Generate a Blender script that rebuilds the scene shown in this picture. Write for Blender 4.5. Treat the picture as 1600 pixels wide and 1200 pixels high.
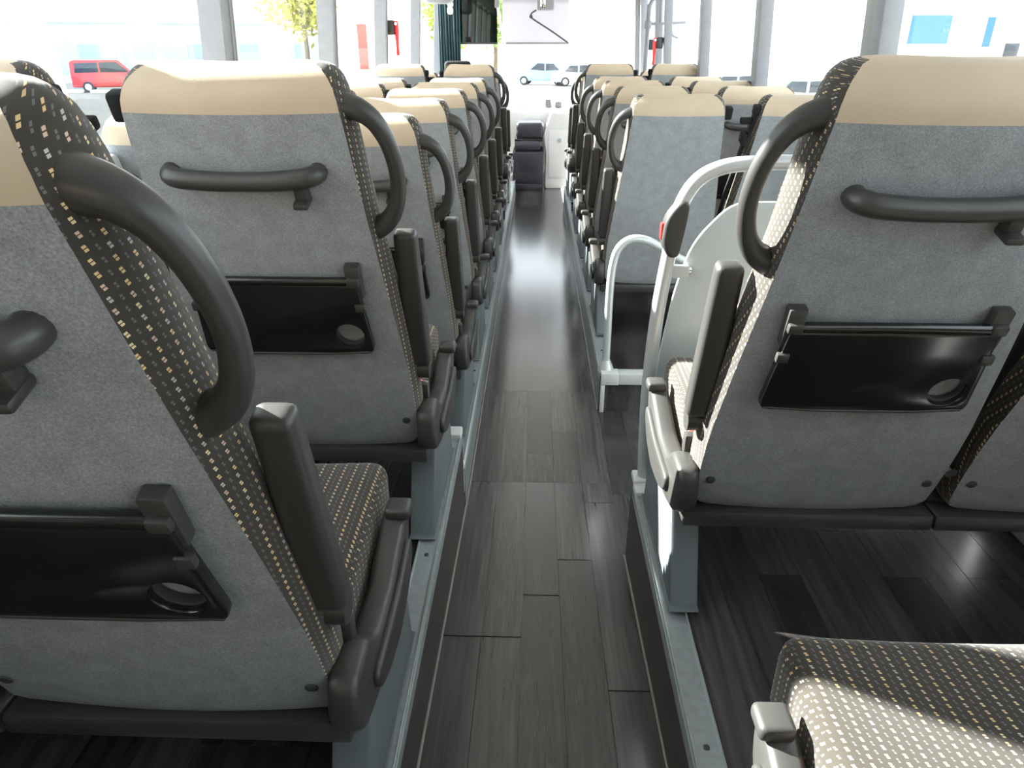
import bpy, bmesh, math, random
from mathutils import Vector, Matrix
random.seed(7)
for o in list(bpy.data.objects): bpy.data.objects.remove(o)
SC = bpy.context.scene
COL = SC.collection

# ------------------------------------------------------------------ camera
F = 1105.0
TH = math.atan(520 / F)
YAW = math.atan(40 / F * math.cos(TH))
cd = bpy.data.cameras.new('camera'); cam = bpy.data.objects.new('camera', cd); COL.objects.link(cam)
cd.sensor_fit = 'HORIZONTAL'; cd.sensor_width = 36; cd.lens = F / 1600 * 36; cd.clip_start = .02; cd.clip_end = 800
c_, s_ = math.cos(YAW), math.sin(YAW)
fw = Vector((-s_ * math.cos(TH), c_ * math.cos(TH), -math.sin(TH)))
rt = Vector((c_, s_, 0)); up = rt.cross(fw)
M = Matrix((rt, up, -fw)).transposed().to_4x4(); M.translation = Vector((-.03, 0, 1.40))
cam.matrix_world = M
SC.camera = cam
# ------------------------------------------------------------------ sky, sun, exposure
W = bpy.data.worlds.new('sky'); SC.world = W; W.use_nodes = True
bg = W.node_tree.nodes['Background']; bg.inputs[0].default_value = (.87, .935, 1, 1); bg.inputs[1].default_value = 1.75
sl = bpy.data.lights.new('sun', 'SUN'); sl.energy = 20.0; sl.angle = .012; sl.color = (1, .965, .91)
sun = bpy.data.objects.new('sun', sl); COL.objects.link(sun)
SUND = Vector((-1, .43, .6))
sun.rotation_euler = SUND.to_track_quat('Z', 'Y').to_euler(); sun.location = (-20, 8, 14)
vs = SC.view_settings
vs.view_transform = 'Standard'; vs.look = 'None'; vs.gamma = 1; vs.use_curve_mapping = False
vs.exposure = 1.6

# ------------------------------------------------------------------ materials
def mat(name, col, rough=.6, metal=0, spec=.5, bump=None, noise=None, coat=0):
    m = bpy.data.materials.new(name); m.use_nodes = True
    nt = m.node_tree; b = nt.nodes['Principled BSDF']
    b.inputs['Base Color'].default_value = (*col, 1); b.inputs['Roughness'].default_value = rough
    b.inputs['Metallic'].default_value = metal; b.inputs['Specular IOR Level'].default_value = spec
    b.inputs['Coat Weight'].default_value = coat
    tc = nt.nodes.new('ShaderNodeTexCoord')
    if noise:                       # (scale, amount): fine tonal variation
        n = nt.nodes.new('ShaderNodeTexNoise'); n.inputs['Scale'].default_value = noise[0]; n.inputs['Detail'].default_value = 4
        nt.links.new(tc.outputs['Object'], n.inputs['Vector'])
        r = nt.nodes.new('ShaderNodeMapRange'); r.inputs[1].default_value = .3; r.inputs[2].default_value = .7
        r.inputs[3].default_value = 1 - noise[1]; r.inputs[4].default_value = 1 + noise[1]
        nt.links.new(n.outputs['Fac'], r.inputs[0])
        v = nt.nodes.new('ShaderNodeVectorMath'); v.operation = 'SCALE'; v.inputs[0].default_value = col
        nt.links.new(r.outputs[0], v.inputs['Scale']); nt.links.new(v.outputs[0], b.inputs['Base Color'])
    if bump:
        n = nt.nodes.new('ShaderNodeTexNoise'); n.inputs['Scale'].default_value = bump[0]; n.inputs['Detail'].default_value = 3
        nt.links.new(tc.outputs['Object'], n.inputs['Vector'])
        bp = nt.nodes.new('ShaderNodeBump'); bp.inputs['Strength'].default_value = bump[1]; bp.inputs['Distance'].default_value = .002
        nt.links.new(n.outputs['Fac'], bp.inputs['Height']); nt.links.new(bp.outputs[0], b.inputs['Normal'])
    return m

def felt_mat():
    m = mat('grey_felt', (.3, .31, .32), .95, spec=.1)
    nt = m.node_tree; L = nt.links; b = nt.nodes['Principled BSDF']; tc = nt.nodes['Texture Coordinate']
    def noise(scale, det, rg):
        n = nt.nodes.new('ShaderNodeTexNoise'); n.inputs['Scale'].default_value = scale; n.inputs['Detail'].default_value = det
        n.inputs['Roughness'].default_value = rg; L.new(tc.outputs['Object'], n.inputs['Vector']); return n
    a = noise(420, 6, .8); c = noise(30, 3, .6)
    r = nt.nodes.new('ShaderNodeValToRGB'); e = r.color_ramp.elements
    e[0].position = .3; e[0].color = (.165, .175, .188, 1); e[1].position = .72; e[1].color = (.445, .452, .46, 1)
    x = e.new(.5); x.color = (.278, .29, .304, 1)
    L.new(a.outputs['Fac'], r.inputs[0])
    mr = nt.nodes.new('ShaderNodeMapRange'); mr.inputs[1].default_value = .35; mr.inputs[2].default_value = .65; mr.inputs[3].default_value = .92; mr.inputs[4].default_value = 1.08
    L.new(c.outputs['Fac'], mr.inputs[0])
    v = nt.nodes.new('ShaderNodeVectorMath'); v.operation = 'SCALE'; L.new(r.outputs[0], v.inputs[0]); L.new(mr.outputs[0], v.inputs['Scale'])
    L.new(v.outputs[0], b.inputs['Base Color'])
    bp = nt.nodes.new('ShaderNodeBump'); bp.inputs['Strength'].default_value = .35; bp.inputs['Distance'].default_value = .002
    L.new(a.outputs['Fac'], bp.inputs['Height']); L.new(bp.outputs[0], b.inputs['Normal'])
    return m

def fabric_mat():
    m = mat('patterned_fabric', (.03, .025, .02), .9, spec=.2)
    nt = m.node_tree; L = nt.links; b = nt.nodes['Principled BSDF']
    uv = nt.nodes.new('ShaderNodeUVMap')
    sc = nt.nodes.new('ShaderNodeVectorMath'); sc.operation = 'SCALE'; sc.inputs['Scale'].default_value = 98.0
    L.new(uv.outputs[0], sc.inputs[0])
    sep = nt.nodes.new('ShaderNodeSeparateXYZ'); L.new(sc.outputs[0], sep.inputs[0])
    def math_(op, a, b_=None):
        n = nt.nodes.new('ShaderNodeMath'); n.operation = op
        for i, s in enumerate((a, b_)):
            if s is None: continue
            if isinstance(s, (int, float)): n.inputs[i].default_value = s
            else: L.new(s, n.inputs[i])
        return n.outputs[0]
    X, Y = sep.outputs[0], sep.outputs[1]
    ix = math_('FLOOR', X)
    Y2 = math_('ADD', Y, math_('MULTIPLY', ix, .42))
    iy = math_('FLOOR', Y2)
    fx = math_('SUBTRACT', math_('SUBTRACT', X, ix), .5); fy = math_('SUBTRACT', math_('SUBTRACT', Y2, iy), .5)
    fx = math_('ADD', fx, math_('MULTIPLY', fy, .35))
    inx = math_('LESS_THAN', math_('ABSOLUTE', fx), .17)
    ay = math_('ABSOLUTE', fy)
    iny = math_('MULTIPLY', math_('LESS_THAN', ay, .25), math_('GREATER_THAN', ay, .04))
    mask = math_('MULTIPLY', inx, iny)
    cmb = nt.nodes.new('ShaderNodeCombineXYZ'); L.new(ix, cmb.inputs[0]); L.new(iy, cmb.inputs[1])
    wn = nt.nodes.new('ShaderNodeTexWhiteNoise'); wn.noise_dimensions = '2D'; L.new(cmb.outputs[0], wn.inputs['Vector'])
    r = nt.nodes.new('ShaderNodeValToRGB'); r.color_ramp.interpolation = 'CONSTANT'; e = r.color_ramp.elements
    e[0].position = 0; e[0].color = (.60, .41, .20, 1); e[1].position = .35; e[1].color = (.52, .36, .28, 1)
    for p, c in ((.6, (.62, .50, .28, 1)), (.8, (.40, .36, .36, 1))): x = e.new(p); x.color = c
    L.new(wn.outputs['Value'], r.inputs[0])
    odd = math_('MODULO', math_('ABSOLUTE', ix), 2.0)      # every second column is a faint grey one
    faint = nt.nodes.new('ShaderNodeMix'); faint.data_type = 'RGBA'; L.new(odd, faint.inputs[0])
    L.new(r.outputs[0], faint.inputs[6]); faint.inputs[7].default_value = (.12, .11, .115, 1)
    small = math_('SUBTRACT', 1.0, math_('MULTIPLY', odd, math_('GREATER_THAN', math_('ABSOLUTE', fx), .12)))
    mx = nt.nodes.new('ShaderNodeMix'); mx.data_type = 'RGBA'; L.new(math_('MULTIPLY', mask, small), mx.inputs[0])
    mx.inputs[6].default_value = (.034, .029, .023, 1); L.new(faint.outputs[2], mx.inputs[7])
    L.new(mx.outputs[2], b.inputs['Base Color'])
    b.inputs['Sheen Weight'].default_value = .25
    return m

def plank_mat(per_object=True):
    m = mat('wood_vinyl' if per_object else 'wood_vinyl_far', (.06, .055, .05), .22 if per_object else .17, spec=.95 if not per_object else .8)
    nt = m.node_tree; L = nt.links; b = nt.nodes['Principled BSDF']; tc = nt.nodes['Texture Coordinate']
    geo = nt.nodes.new('ShaderNodeNewGeometry')
    mp = nt.nodes.new('ShaderNodeMapping'); mp.inputs['Scale'].default_value = (60, 2.2, 8); L.new(geo.outputs['Position'], mp.inputs[0])
    n = nt.nodes.new('ShaderNodeTexNoise'); n.inputs['Scale'].default_value = 1; n.inputs['Detail'].default_value = 6; n.inputs['Roughness'].default_value = .65
    r = nt.nodes.new('ShaderNodeValToRGB'); e = r.color_ramp.elements
    e[0].position = .3; e[0].color = (.022, .020, .021, 1); e[1].position = .72; e[1].color = (.072, .066, .066, 1)
    if per_object:
        oi = nt.nodes.new('ShaderNodeObjectInfo')
        ad = nt.nodes.new('ShaderNodeVectorMath'); ad.operation = 'ADD'; L.new(mp.outputs[0], ad.inputs[0])
        cm = nt.nodes.new('ShaderNodeCombineXYZ'); ml = nt.nodes.new('ShaderNodeMath'); ml.operation = 'MULTIPLY'; ml.inputs[1].default_value = 90
        L.new(oi.outputs['Random'], ml.inputs[0]); L.new(ml.outputs[0], cm.inputs[2]); L.new(cm.outputs[0], ad.inputs[1])
        L.new(ad.outputs[0], n.inputs['Vector']); rnd = oi.outputs['Random']
    else:
        L.new(mp.outputs[0], n.inputs['Vector'])
        sp = nt.nodes.new('ShaderNodeVectorMath'); sp.operation = 'MULTIPLY'; sp.inputs[1].default_value = (1 / .095, 1 / .9, 0); L.new(geo.outputs['Position'], sp.inputs[0])
        fl = nt.nodes.new('ShaderNodeVectorMath'); fl.operation = 'FLOOR'; L.new(sp.outputs[0], fl.inputs[0])
        wn = nt.nodes.new('ShaderNodeTexWhiteNoise'); L.new(fl.outputs[0], wn.inputs['Vector']); rnd = wn.outputs['Value']
    L.new(n.outputs['Fac'], r.inputs[0])
    mr = nt.nodes.new('ShaderNodeMapRange'); mr.inputs[3].default_value = .6; mr.inputs[4].default_value = 1.55; L.new(rnd, mr.inputs[0])
    v = nt.nodes.new('ShaderNodeVectorMath'); v.operation = 'SCALE'; L.new(r.outputs[0], v.inputs[0]); L.new(mr.outputs[0], v.inputs['Scale'])
    L.new(v.outputs[0], b.inputs['Base Color'])
    bp = nt.nodes.new('ShaderNodeBump'); bp.inputs['Strength'].default_value = .12; bp.inputs['Distance'].default_value = .001
    L.new(n.outputs['Fac'], bp.inputs['Height']); L.new(bp.outputs[0], b.inputs['Normal'])
    return m

def glass_mat(name, tint, refl=.06):
    m = bpy.data.materials.new(name); m.use_nodes = True; nt = m.node_tree
    for n in list(nt.nodes):
        if n.type != 'OUTPUT_MATERIAL': nt.nodes.remove(n)
    out = [n for n in nt.nodes if n.type == 'OUTPUT_MATERIAL'][0]
    t = nt.nodes.new('ShaderNodeBsdfTransparent'); t.inputs[0].default_value = (*tint, 1)
    g = nt.nodes.new('ShaderNodeBsdfGlossy'); g.inputs['Roughness'].default_value = .02
    mx = nt.nodes.new('ShaderNodeMixShader'); mx.inputs[0].default_value = refl
    nt.links.new(t.outputs[0], mx.inputs[1]); nt.links.new(g.outputs[0], mx.inputs[2]); nt.links.new(mx.outputs[0], out.inputs[0])
    return m

def cloth_mat(name, col, trans):
    m = bpy.data.materials.new(name); m.use_nodes = True; nt = m.node_tree
    b = nt.nodes['Principled BSDF']; b.inputs['Base Color'].default_value = (*col, 1); b.inputs['Roughness'].default_value = .8
    out = [n for n in nt.nodes if n.type == 'OUTPUT_MATERIAL'][0]
    t = nt.nodes.new('ShaderNodeBsdfTranslucent'); t.inputs[0].default_value = (*col, 1)
    mx = nt.nodes.new('ShaderNodeMixShader'); mx.inputs[0].default_value = trans
    nt.links.new(b.outputs[0], mx.inputs[1]); nt.links.new(t.outputs[0], mx.inputs[2]); nt.links.new(mx.outputs[0], out.inputs[0])
    return m

FELT = felt_mat(); FABRIC = fabric_mat()
BEIGE = mat('beige_leatherette', (.50, .395, .285), .5, spec=.35, bump=(420, .12), noise=(9, .05))
PLASTIC = mat('black_plastic', (.042, .041, .039), .38, spec=.5, bump=(500, .06))
GPLASTIC = mat('glossy_black_plastic', (.012, .012, .012), .2, spec=.6)
RUBBER = mat('black_webbing', (.015, .015, .016), .8, spec=.2)
GREYMETAL = mat('grey_painted_metal', (.13, .15, .16), .4, spec=.4)
ALU = mat('brushed_aluminium', (.5, .54, .56), .38, metal=.6, noise=(60, .08))
POLE = mat('silver_painted_tube', (.55, .57, .58), .32, metal=.25)
CHROME = mat('chrome', (.85, .85, .85), .08, metal=1)
PANEL = mat('pale_blue_grey_panel', (.56, .61, .62), .28, spec=.5)
RED = mat('red_plastic', (.75, .03, .03), .35)
CAPM = mat('charcoal_plug', (.05, .055, .065), .5)
VINYL = plank_mat(True); VINYLFAR = plank_mat(False)
WELD = mat('weld_strip', (.30, .27, .25), .4)
WALL = mat('grey_wall_lining', (.33, .34, .35), .7, noise=(30, .05))
CEIL = mat('pale_ceiling_lining', (.62, .62, .6), .7, noise=(12, .03))
POST = mat('grey_post_trim', (.22, .22, .235), .5, noise=(20, .05))
POST2 = mat('olive_grey_post_trim', (.27, .28, .26), .55, noise=(20, .05))
DARKGAP = mat('dark_rubber_seal', (.03, .03, .03), .6)
SILL = mat('pale_sill', (.6, .61, .61), .5, noise=(14, .03))
GLASS = glass_mat('window_glass', (.92, .945, .94)); WINDSCREEN = glass_mat('windscreen_glass', (.94, .96, .96))

# ------------------------------------------------------------------ mesh helpers
def me_from(name, verts, faces, smooth=True, uvs=None):
    me = bpy.data.meshes.new(name); me.from_pydata([tuple(v) for v in verts], [], faces)
    if smooth: me.polygons.foreach_set('use_smooth', [True] * len(me.polygons))
    if uvs:
        l = me.uv_layers.new(name='UVMap')
        for p in me.polygons:
            for k, li in enumerate(p.loop_indices): l.data[li].uv = uvs[p.index][k]
    me.update(); return me

def bm_to(name, bm, smooth=False):
    bmesh.ops.recalc_face_normals(bm, faces=bm.faces[:])
    me = bpy.data.meshes.new(name); bm.to_mesh(me); bm.free()
    if smooth:
        me.polygons.foreach_set('use_smooth', [True] * len(me.polygons))
        me.set_sharp_from_angle(angle=math.radians(smooth if smooth is not True else 40))
    me.update(); return me

def join(name, meshes, smooth=40):
    bm = bmesh.new()
    for m in meshes: bm.from_mesh(m)
    me = bpy.data.meshes.new(name); bm.to_mesh(me); bm.free()
    me.polygons.foreach_set('use_smooth', [True] * len(me.polygons)); me.set_sharp_from_angle(angle=math.radians(smooth)); me.update()
    for m in meshes: bpy.data.meshes.remove(m)
    return me

def box(name, x0, x1, y0, y1, z0, z1, bev=0, seg=2):
    bm = bmesh.new(); bmesh.ops.create_cube(bm, size=1)
    for v in bm.verts:
        v.co = Vector((x0 + (v.co.x + .5) * (x1 - x0), y0 + (v.co.y + .5) * (y1 - y0), z0 + (v.co.z + .5) * (z1 - z0)))
    if bev: bmesh.ops.bevel(bm, geom=bm.edges[:], offset=bev, segments=seg, profile=.5, affect='EDGES')
    return bm_to(name, bm, 40 if bev else False)

def tube(name, pts, rad, n=12, caps=True, flat=None):
    """swept round bar through pts; rad number or list; flat=(sx) squash"""
    P = [Vector(p) for p in pts]; R = rad if isinstance(rad, (list, tuple)) else [rad] * len(P)
    verts, faces = [], []; prev = None
    for i, p in enumerate(P):
        t = (P[min(i + 1, len(P) - 1)] - P[max(i - 1, 0)]).normalized()
        if prev is None:
            a = Vector((0, 0, 1)) if abs(t.z) < .9 else Vector((1, 0, 0)); nrm = (a - t * a.dot(t)).normalized()
        else: nrm = (prev - t * prev.dot(t)).normalized()
        prev = nrm; bn = t.cross(nrm)
        for k in range(n):
            an = 2 * math.pi * k / n; verts.append(p + (nrm * math.cos(an) + bn * math.sin(an)) * R[i])
    for i in range(len(P) - 1):
        for k in range(n): faces.append((i * n + k, i * n + (k + 1) % n, (i + 1) * n + (k + 1) % n, (i + 1) * n + k))
    if caps: faces.append(tuple(range(n))[::-1]); faces.append(tuple(range((len(P) - 1) * n, len(P) * n)))
    bm = bmesh.new(); vv = [bm.verts.new(v) for v in verts]
    for f in faces: bm.faces.new([vv[i] for i in f])
    return bm_to(name, bm, 60)

def catmull(pts, k=6):
    P = [Vector(p) for p in pts]; out = []
    for i in range(len(P) - 1):
        a, b, c, d = P[max(i - 1, 0)], P[i], P[i + 1], P[min(i + 2, len(P) - 1)]
        for j in range(k):
            t = j / k
            out.append(.5 * ((2 * b) + (c - a) * t + (2 * a - 5 * b + 4 * c - d) * t * t + (3 * b - a - 3 * c + d) * t ** 3))
    out.append(P[-1]); return out

def lerp_list(R, n):
    return [R[int(i * (len(R) - 1) / (n - 1))] + (R[min(int(i * (len(R) - 1) / (n - 1)) + 1, len(R) - 1)] - R[int(i * (len(R) - 1) / (n - 1))]) * ((i * (len(R) - 1) / (n - 1)) % 1) for i in range(n)]

def plate(name, loops, thick, fn, bev=.002, smooth=40):
    """flat extruded outline (first loop outer, others holes) centred on thickness; fn maps (a,b,t)->local xyz"""
    cu = bpy.data.curves.new(name, 'CURVE'); cu.dimensions = '2D'; cu.fill_mode = 'BOTH'
    cu.extrude = max(thick / 2 - bev, .0002); cu.bevel_depth = bev; cu.bevel_resolution = 1; cu.offset = -bev
    for lp in loops:
        s = cu.splines.new('POLY'); s.points.add(len(lp) - 1); s.use_cyclic_u = True
        for i, p in enumerate(lp): s.points[i].co = (p[0], p[1], 0, 1)
    o = bpy.data.objects.new('tmp', cu); COL.objects.link(o)
    bpy.context.view_layer.update()
    dg = bpy.context.evaluated_depsgraph_get(); me = bpy.data.meshes.new_from_object(o.evaluated_get(dg))
    bpy.data.objects.remove(o); bpy.data.curves.remove(cu)
    bm = bmesh.new(); bm.from_mesh(me); bpy.data.meshes.remove(me)
    bmesh.ops.remove_doubles(bm, verts=bm.verts[:], dist=1e-5)
    for v in bm.verts: v.co = Vector(fn(v.co.x, v.co.y, v.co.z))
    return bm_to(name, bm, smooth)

def rounded(poly, r, n=4):
    out = []; N = len(poly)
    for i in range(N):
        a, b, c = Vector(poly[i - 1]), Vector(poly[i]), Vector(poly[(i + 1) % N])
        rr = r[i] if isinstance(r, (list, tuple)) else r
        if rr <= 0: out.append(tuple(b)); continue
        d1 = (a - b); d2 = (c - b); k1 = min(rr, d1.length * .45); k2 = min(rr, d2.length * .45)
        p, q = b + d1.normalized() * k1, b + d2.normalized() * k2
        for j in range(n + 1):
            t = j / n; out.append(tuple((1 - t) ** 2 * p + 2 * t * (1 - t) * b + t * t * q))
    return out

def circ(cx, cy, r, n=24, sy=1): return [(cx + r * math.cos(2 * math.pi * i / n), cy + r * sy * math.sin(2 * math.pi * i / n)) for i in range(n)]

def boxuv(me):
    l = me.uv_layers.new(name='UVMap') if not me.uv_layers else me.uv_layers[0]
    for p in me.polygons:
        n = p.normal; a = max(range(3), key=lambda i: abs(n[i]))
        for li in p.loop_indices:
            c = me.vertices[me.loops[li].vertex_index].co
            l.data[li].uv = (c.y, c.z) if a == 0 else (c.x, c.z) if a == 1 else (c.x, c.y)
    return me

# ------------------------------------------------------------------ object helpers
def part(name, me, m, parent=None, label=None):
    o = bpy.data.objects.new(name, me)
    if m and not me.materials: me.materials.append(m)
    COL.objects.link(o)
    if parent: o.parent = parent
    if label: o['label'] = label
    return o
def tag(o, label, cat=None, group=None, kind=None):
    o['label'] = label
    if cat: o['category'] = cat
    if group: o['group'] = group
    if kind: o['kind'] = kind
    return o
def empty(name, loc, rz=0):
    o = bpy.data.objects.new(name, None); COL.objects.link(o); o.location = loc; o.rotation_euler = (0, 0, rz); o.empty_display_size = .1; return o
def struct(name, me, m, label, cat='structure'):
    return tag(part(name, me, m), label, cat, kind='structure')

# ================================================================== THE BUS SHELL
ZP, ZR = .168, .305            # front and rear seat platforms above the front aisle floor (z = 0)
AX = .255                      # half width of the aisle
RAMP0 = 2.15                   # aisle is level ahead of this, rises to the rear behind it
def zfloor(y): return 0. if y > RAMP0 else (RAMP0 - y) * .088
YB, YF = -1.5, 9.3             # rear and front of the interior

# aisle floor: level part and ramp, 4 mm under the planks
def slab(name, pts, low):
    """prism under a polyline of (y,z) between x0,x1"""
    x0, x1 = low; v = []; f = []
    for (y, z) in pts: v += [(x0, y, z), (x1, y, z), (x0, y, -.06), (x1, y, -.06)]
    for i in range(len(pts) - 1):
        a, b = 4 * i, 4 * i + 4
        f += [(a, a + 1, b + 1, b), (a + 2, b + 2, b + 3, a + 3), (a, b, b + 2, a + 2), (a + 1, a + 3, b + 3, b + 1)]
    e = 4 * (len(pts) - 1); f += [(0, 2, 3, 1), (e, e + 1, e + 3, e + 2)]
    return me_from(name, v, f, False)
fl = struct('floor', slab('floor', [(YB, zfloor(YB) - .004), (RAMP0, -.004), (2.9, -.004), (2.9, 0), (YF, 0)], (-AX, AX)), VINYLFAR,
            'dark wood-look vinyl aisle floor running to the front of the bus', 'floor')
entry = struct('floor', box('entry_floor', AX, 1.26, 1.70, 2.716, -.06, -.004), VINYLFAR, 'low entry floor beside the aisle behind the grey partition', 'floor')
def platform(name, x0, x1, y0, y1, z, label):
    return struct(name, box(name, x0, x1, y0, y1, -.06, z), VINYLFAR, label, 'platform')
pRL = platform('seat_platform', -1.26, -AX, YB, 1.96, ZR - .004, 'raised rear platform carrying the two nearest left seat rows')
pFL = platform('seat_platform', -1.26, -AX, 1.96, 8.0, ZP, 'seat platform along the left side towards the front')
pRR = platform('seat_platform', AX, 1.26, YB, 1.70, ZR - .004, 'raised rear platform under the nearest right seat row')
pFR = platform('seat_platform', AX, 1.26, 2.716, 7.3, ZP, 'seat platform along the right side ahead of the entry')

# individually laid planks where the photograph shows them
PLANKS = {}
def plank(parent, x0, x1, y0, y1, zf):
    g = .0004; w, l = x1 - x0 - 2 * g, y1 - y0 - 2 * g; key = (round(w, 4), round(l, 3), zf is zfloor)
    if key not in PLANKS:
        me = box('plank', -w / 2, w / 2, -l / 2, l / 2, -.0034, 0, .0004, 1); me.materials.append(VINYL); PLANKS[key] = me
    o = bpy.data.objects.new('plank', PLANKS[key]); COL.objects.link(o); o.parent = parent
    ym = (y0 + y1) / 2
    if zf is zfloor:
        za, zb = zf(y0), zf(y1); o.location = ((x0 + x1) / 2, ym, (za + zb) / 2); o.rotation_euler = (math.atan2(zb - za, y1 - y0), 0, 0)
    else: o.location = ((x0 + x1) / 2, ym, zf)
def lay(parent, x0, x1, y0, y1, zf, w=.0927, seed=1, length=.85, brk=()):
    rn = random.Random(seed); x = x0; n = max(1, round((x1 - x0) / w)); w = (x1 - x0) / n
    for i in range(n):
        y = y0; first = True; ys = [y0]
        y = y0 + length * rn.choice((.25, .45, .65, .85))
        while y < y1 - .12: ys.append(y); y += length
        for b in brk:
            ys = [q for q in ys if abs(q - b) > .09] + [b]
        ys.append(y1); ys = sorted(set(ys))
        for a, b in zip(ys[:-1], ys[1:]): plank(parent, x + i * w, x + (i + 1) * w, a, b, zf)
lay(fl, -AX + .004, AX - .004, .1, 2.9, zfloor, seed=3, brk=(RAMP0,))
lay(entry, AX, .90, 1.70, 2.716, 0., seed=4)
lay(pRR, AX + .052, 1.26, .25, 1.70, ZR, seed=5)
lay(pRL, -.90, -AX - .052, .62, 1.96, ZR, seed=6)

# weld strips where the risers meet the aisle and aluminium seat rails along the platform edges
def weld(n, x, y0, y1, label):
    pts = [(x, y0 + (y1 - y0) * i / 8, zfloor(y0 + (y1 - y0) * i / 8) + .001) for i in range(9)] if y0 < RAMP0 else [(x, y0, .001), (x, y1, .001)]
    if y0 < RAMP0 < y1: pts = [(x, y0, zfloor(y0) + .001), (x, RAMP0, .001), (x, y1, .001)]
    return struct('trim_%d' % n, tube('weld_strip', pts, .0032, 6), WELD, label, 'trim')
weld(1, -AX + .006, YB + .1, 7.9, 'thin pale sealing strip along the left foot of the aisle')
weld(2, AX - .006, YB + .1, 1.70, 'thin pale sealing strip along the right rear foot of the aisle')
weld(3, AX - .006, 2.72, 7.3, 'thin pale sealing strip along the right front foot of the aisle')
def rail(n, s, y0, y1, z, label, cap=None):
    a, b = s * (AX - .002), s * (AX + .05)
    x0, x1 = min(a, b), max(a, b)
    t = empty('trim_%d' % n, ((x0 + x1) / 2, y0, z)); tag(t, label, 'rail', kind='structure'); L = y1 - y0; h = (x1 - x0) / 2
    part('rail_base', box('rail_base', -h, h, 0, L, -.010, .004), ALU, t)
    for k in (-1, 1): part('rail_lip', box('rail_lip', k * h - .004 * (k > 0), k * h + .004 * (k < 0), 0, L, .003, .010, .001, 1), ALU, t)
    part('rail_nosing', box('rail_nosing', -s * h - .003 if s > 0 else h, -s * h if s > 0 else h + .003, 0, L, -.030, .004, .001, 1), ALU, t)
    for i in range(int(L / .5)):
        y = .25 + i * .5; part('rail_screw', box('rail_screw', -.005, .005, y - .005, y + .005, .004, .006, .002, 1), CAPM, t)
    if cap: part('end_cap', box('end_cap', -h - .003, h + .003, L - .055, L + .004, -.012, .022, .006, 2), SILL, t)
rail(4, -1, YB + .1, 1.96, ZR, 'aluminium seat rail on the rear left platform edge', True)
rail(5, 1, YB + .1, 1.66, ZR, 'aluminium seat rail on the rear right platform edge', True)
rail(6, -1, 1.985, 7.6, ZP, 'aluminium seat rail on the front left platform edge')
rail(7, 1, 2.73, 7.2, ZP, 'aluminium seat rail on the front right platform edge')
# pale angle closing the rear end of the right front platform, and the round nose of the left one
t = empty('trim_8', (AX, 2.712, ZP)); tag(t, 'white angle strip on the step edge of the right front platform', 'trim', kind='structure')
part('edge_cap', box('edge_cap', 0, .075, -.012, .05, -.04, .012, .004), SILL, t)
part('edge_strip', box('edge_strip', .075, 1.0, -.010, .05, -.038, .010, .003), SILL, t)
part('corner_post', box('corner_post', 0, .018, -.012, 0, -.168, -.04, .002), SILL, t)
t = empty('trim_9', (-AX, 1.985, ZP)); tag(t, 'white rounded nosing at the rear end of the left front rail', 'trim', kind='structure')
part('nosing', box('nosing', -.045, .004, -.03, .02, -.012, .014, .009, 3), SILL, t)
part('nosing_leg', box('nosing_leg', -.02, .004, -.03, -.015, -.09, -.01, .004), SILL, t)

# kick panels on the faces of the platforms
KICKG = mat('grey_kick_panel', (.20, .225, .23), .35, spec=.5, noise=(40, .05)); KICKB = mat('brown_kick_vinyl', (.045, .039, .037), .4, noise=(40, .15))
def kick(n, s, y0, y1, z1, m, label):
    a, b = s * (AX - .0035), s * AX
    me = box('kick_panel', min(a, b), max(a, b), y0, y1, 0, z1); 
    for v in me.vertices:
        if v.co.z < .01: v.co.z = zfloor(v.co.y) + .0005
    me.update(); struct('trim_%d' % n, me, m, label, 'trim')
kick(12, -1, 1.99, 7.9, ZP - .031, KICKG, 'grey kick panel along the left front platform'); kick(13, 1, 2.735, 7.25, ZP - .031, KICKG, 'grey kick panel along the right front platform')
kick(14, -1, YB, 1.955, ZR - .031, KICKB, 'brown vinyl kick face of the rear left platform'); kick(15, 1, YB, 1.695, ZR - .031, KICKB, 'brown vinyl kick face of the rear right platform')

# side walls: lower lining, sill ledge, leaning window band, header
def xw(z): return 1.25 - .06 * max(0, z - 1.0)
ZS, ZT = 1.15, 2.20
for s, nm in ((-1, 'left'), (1, 'right')):
    struct('wall_' + nm, box('wall', min(s * 1.25, s * 1.31), max(s * 1.25, s * 1.31), YB, YF, -.06, ZS), WALL, 'grey lining of the %s bus wall below the windows' % nm, 'wall')
    struct('trim_%d' % (10 if s < 0 else 11), box('window_sill', min(s * 1.16, s * 1.262), max(s * 1.16, s * 1.262), YB, 9.0, ZS - .07, ZS, .012), SILL, 'pale sill ledge under the %s side windows' % nm, 'sill')
    struct('baseboard_' + nm, box('heater_duct', min(s * 1.17, s * 1.25), max(s * 1.17, s * 1.25), YB, 7.0 if s < 0 else 1.66, ZP if s < 0 else ZR, (ZR if s < 0 else ZR) + .10, .012), SILL, 'pale heater duct along the foot of the %s wall' % nm, 'duct')
    struct('wall_%s_header' % nm, box('header', min(s * 1.10, s * 1.25), max(s * 1.10, s * 1.25), YB, YF, ZT, 2.42), CEIL, 'pale header above the %s side windows' % nm, 'wall')
posts = [-1.45, -.10, 1.36, 2.83, 4.32, 5.80, 7.42, 9.12]
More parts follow.
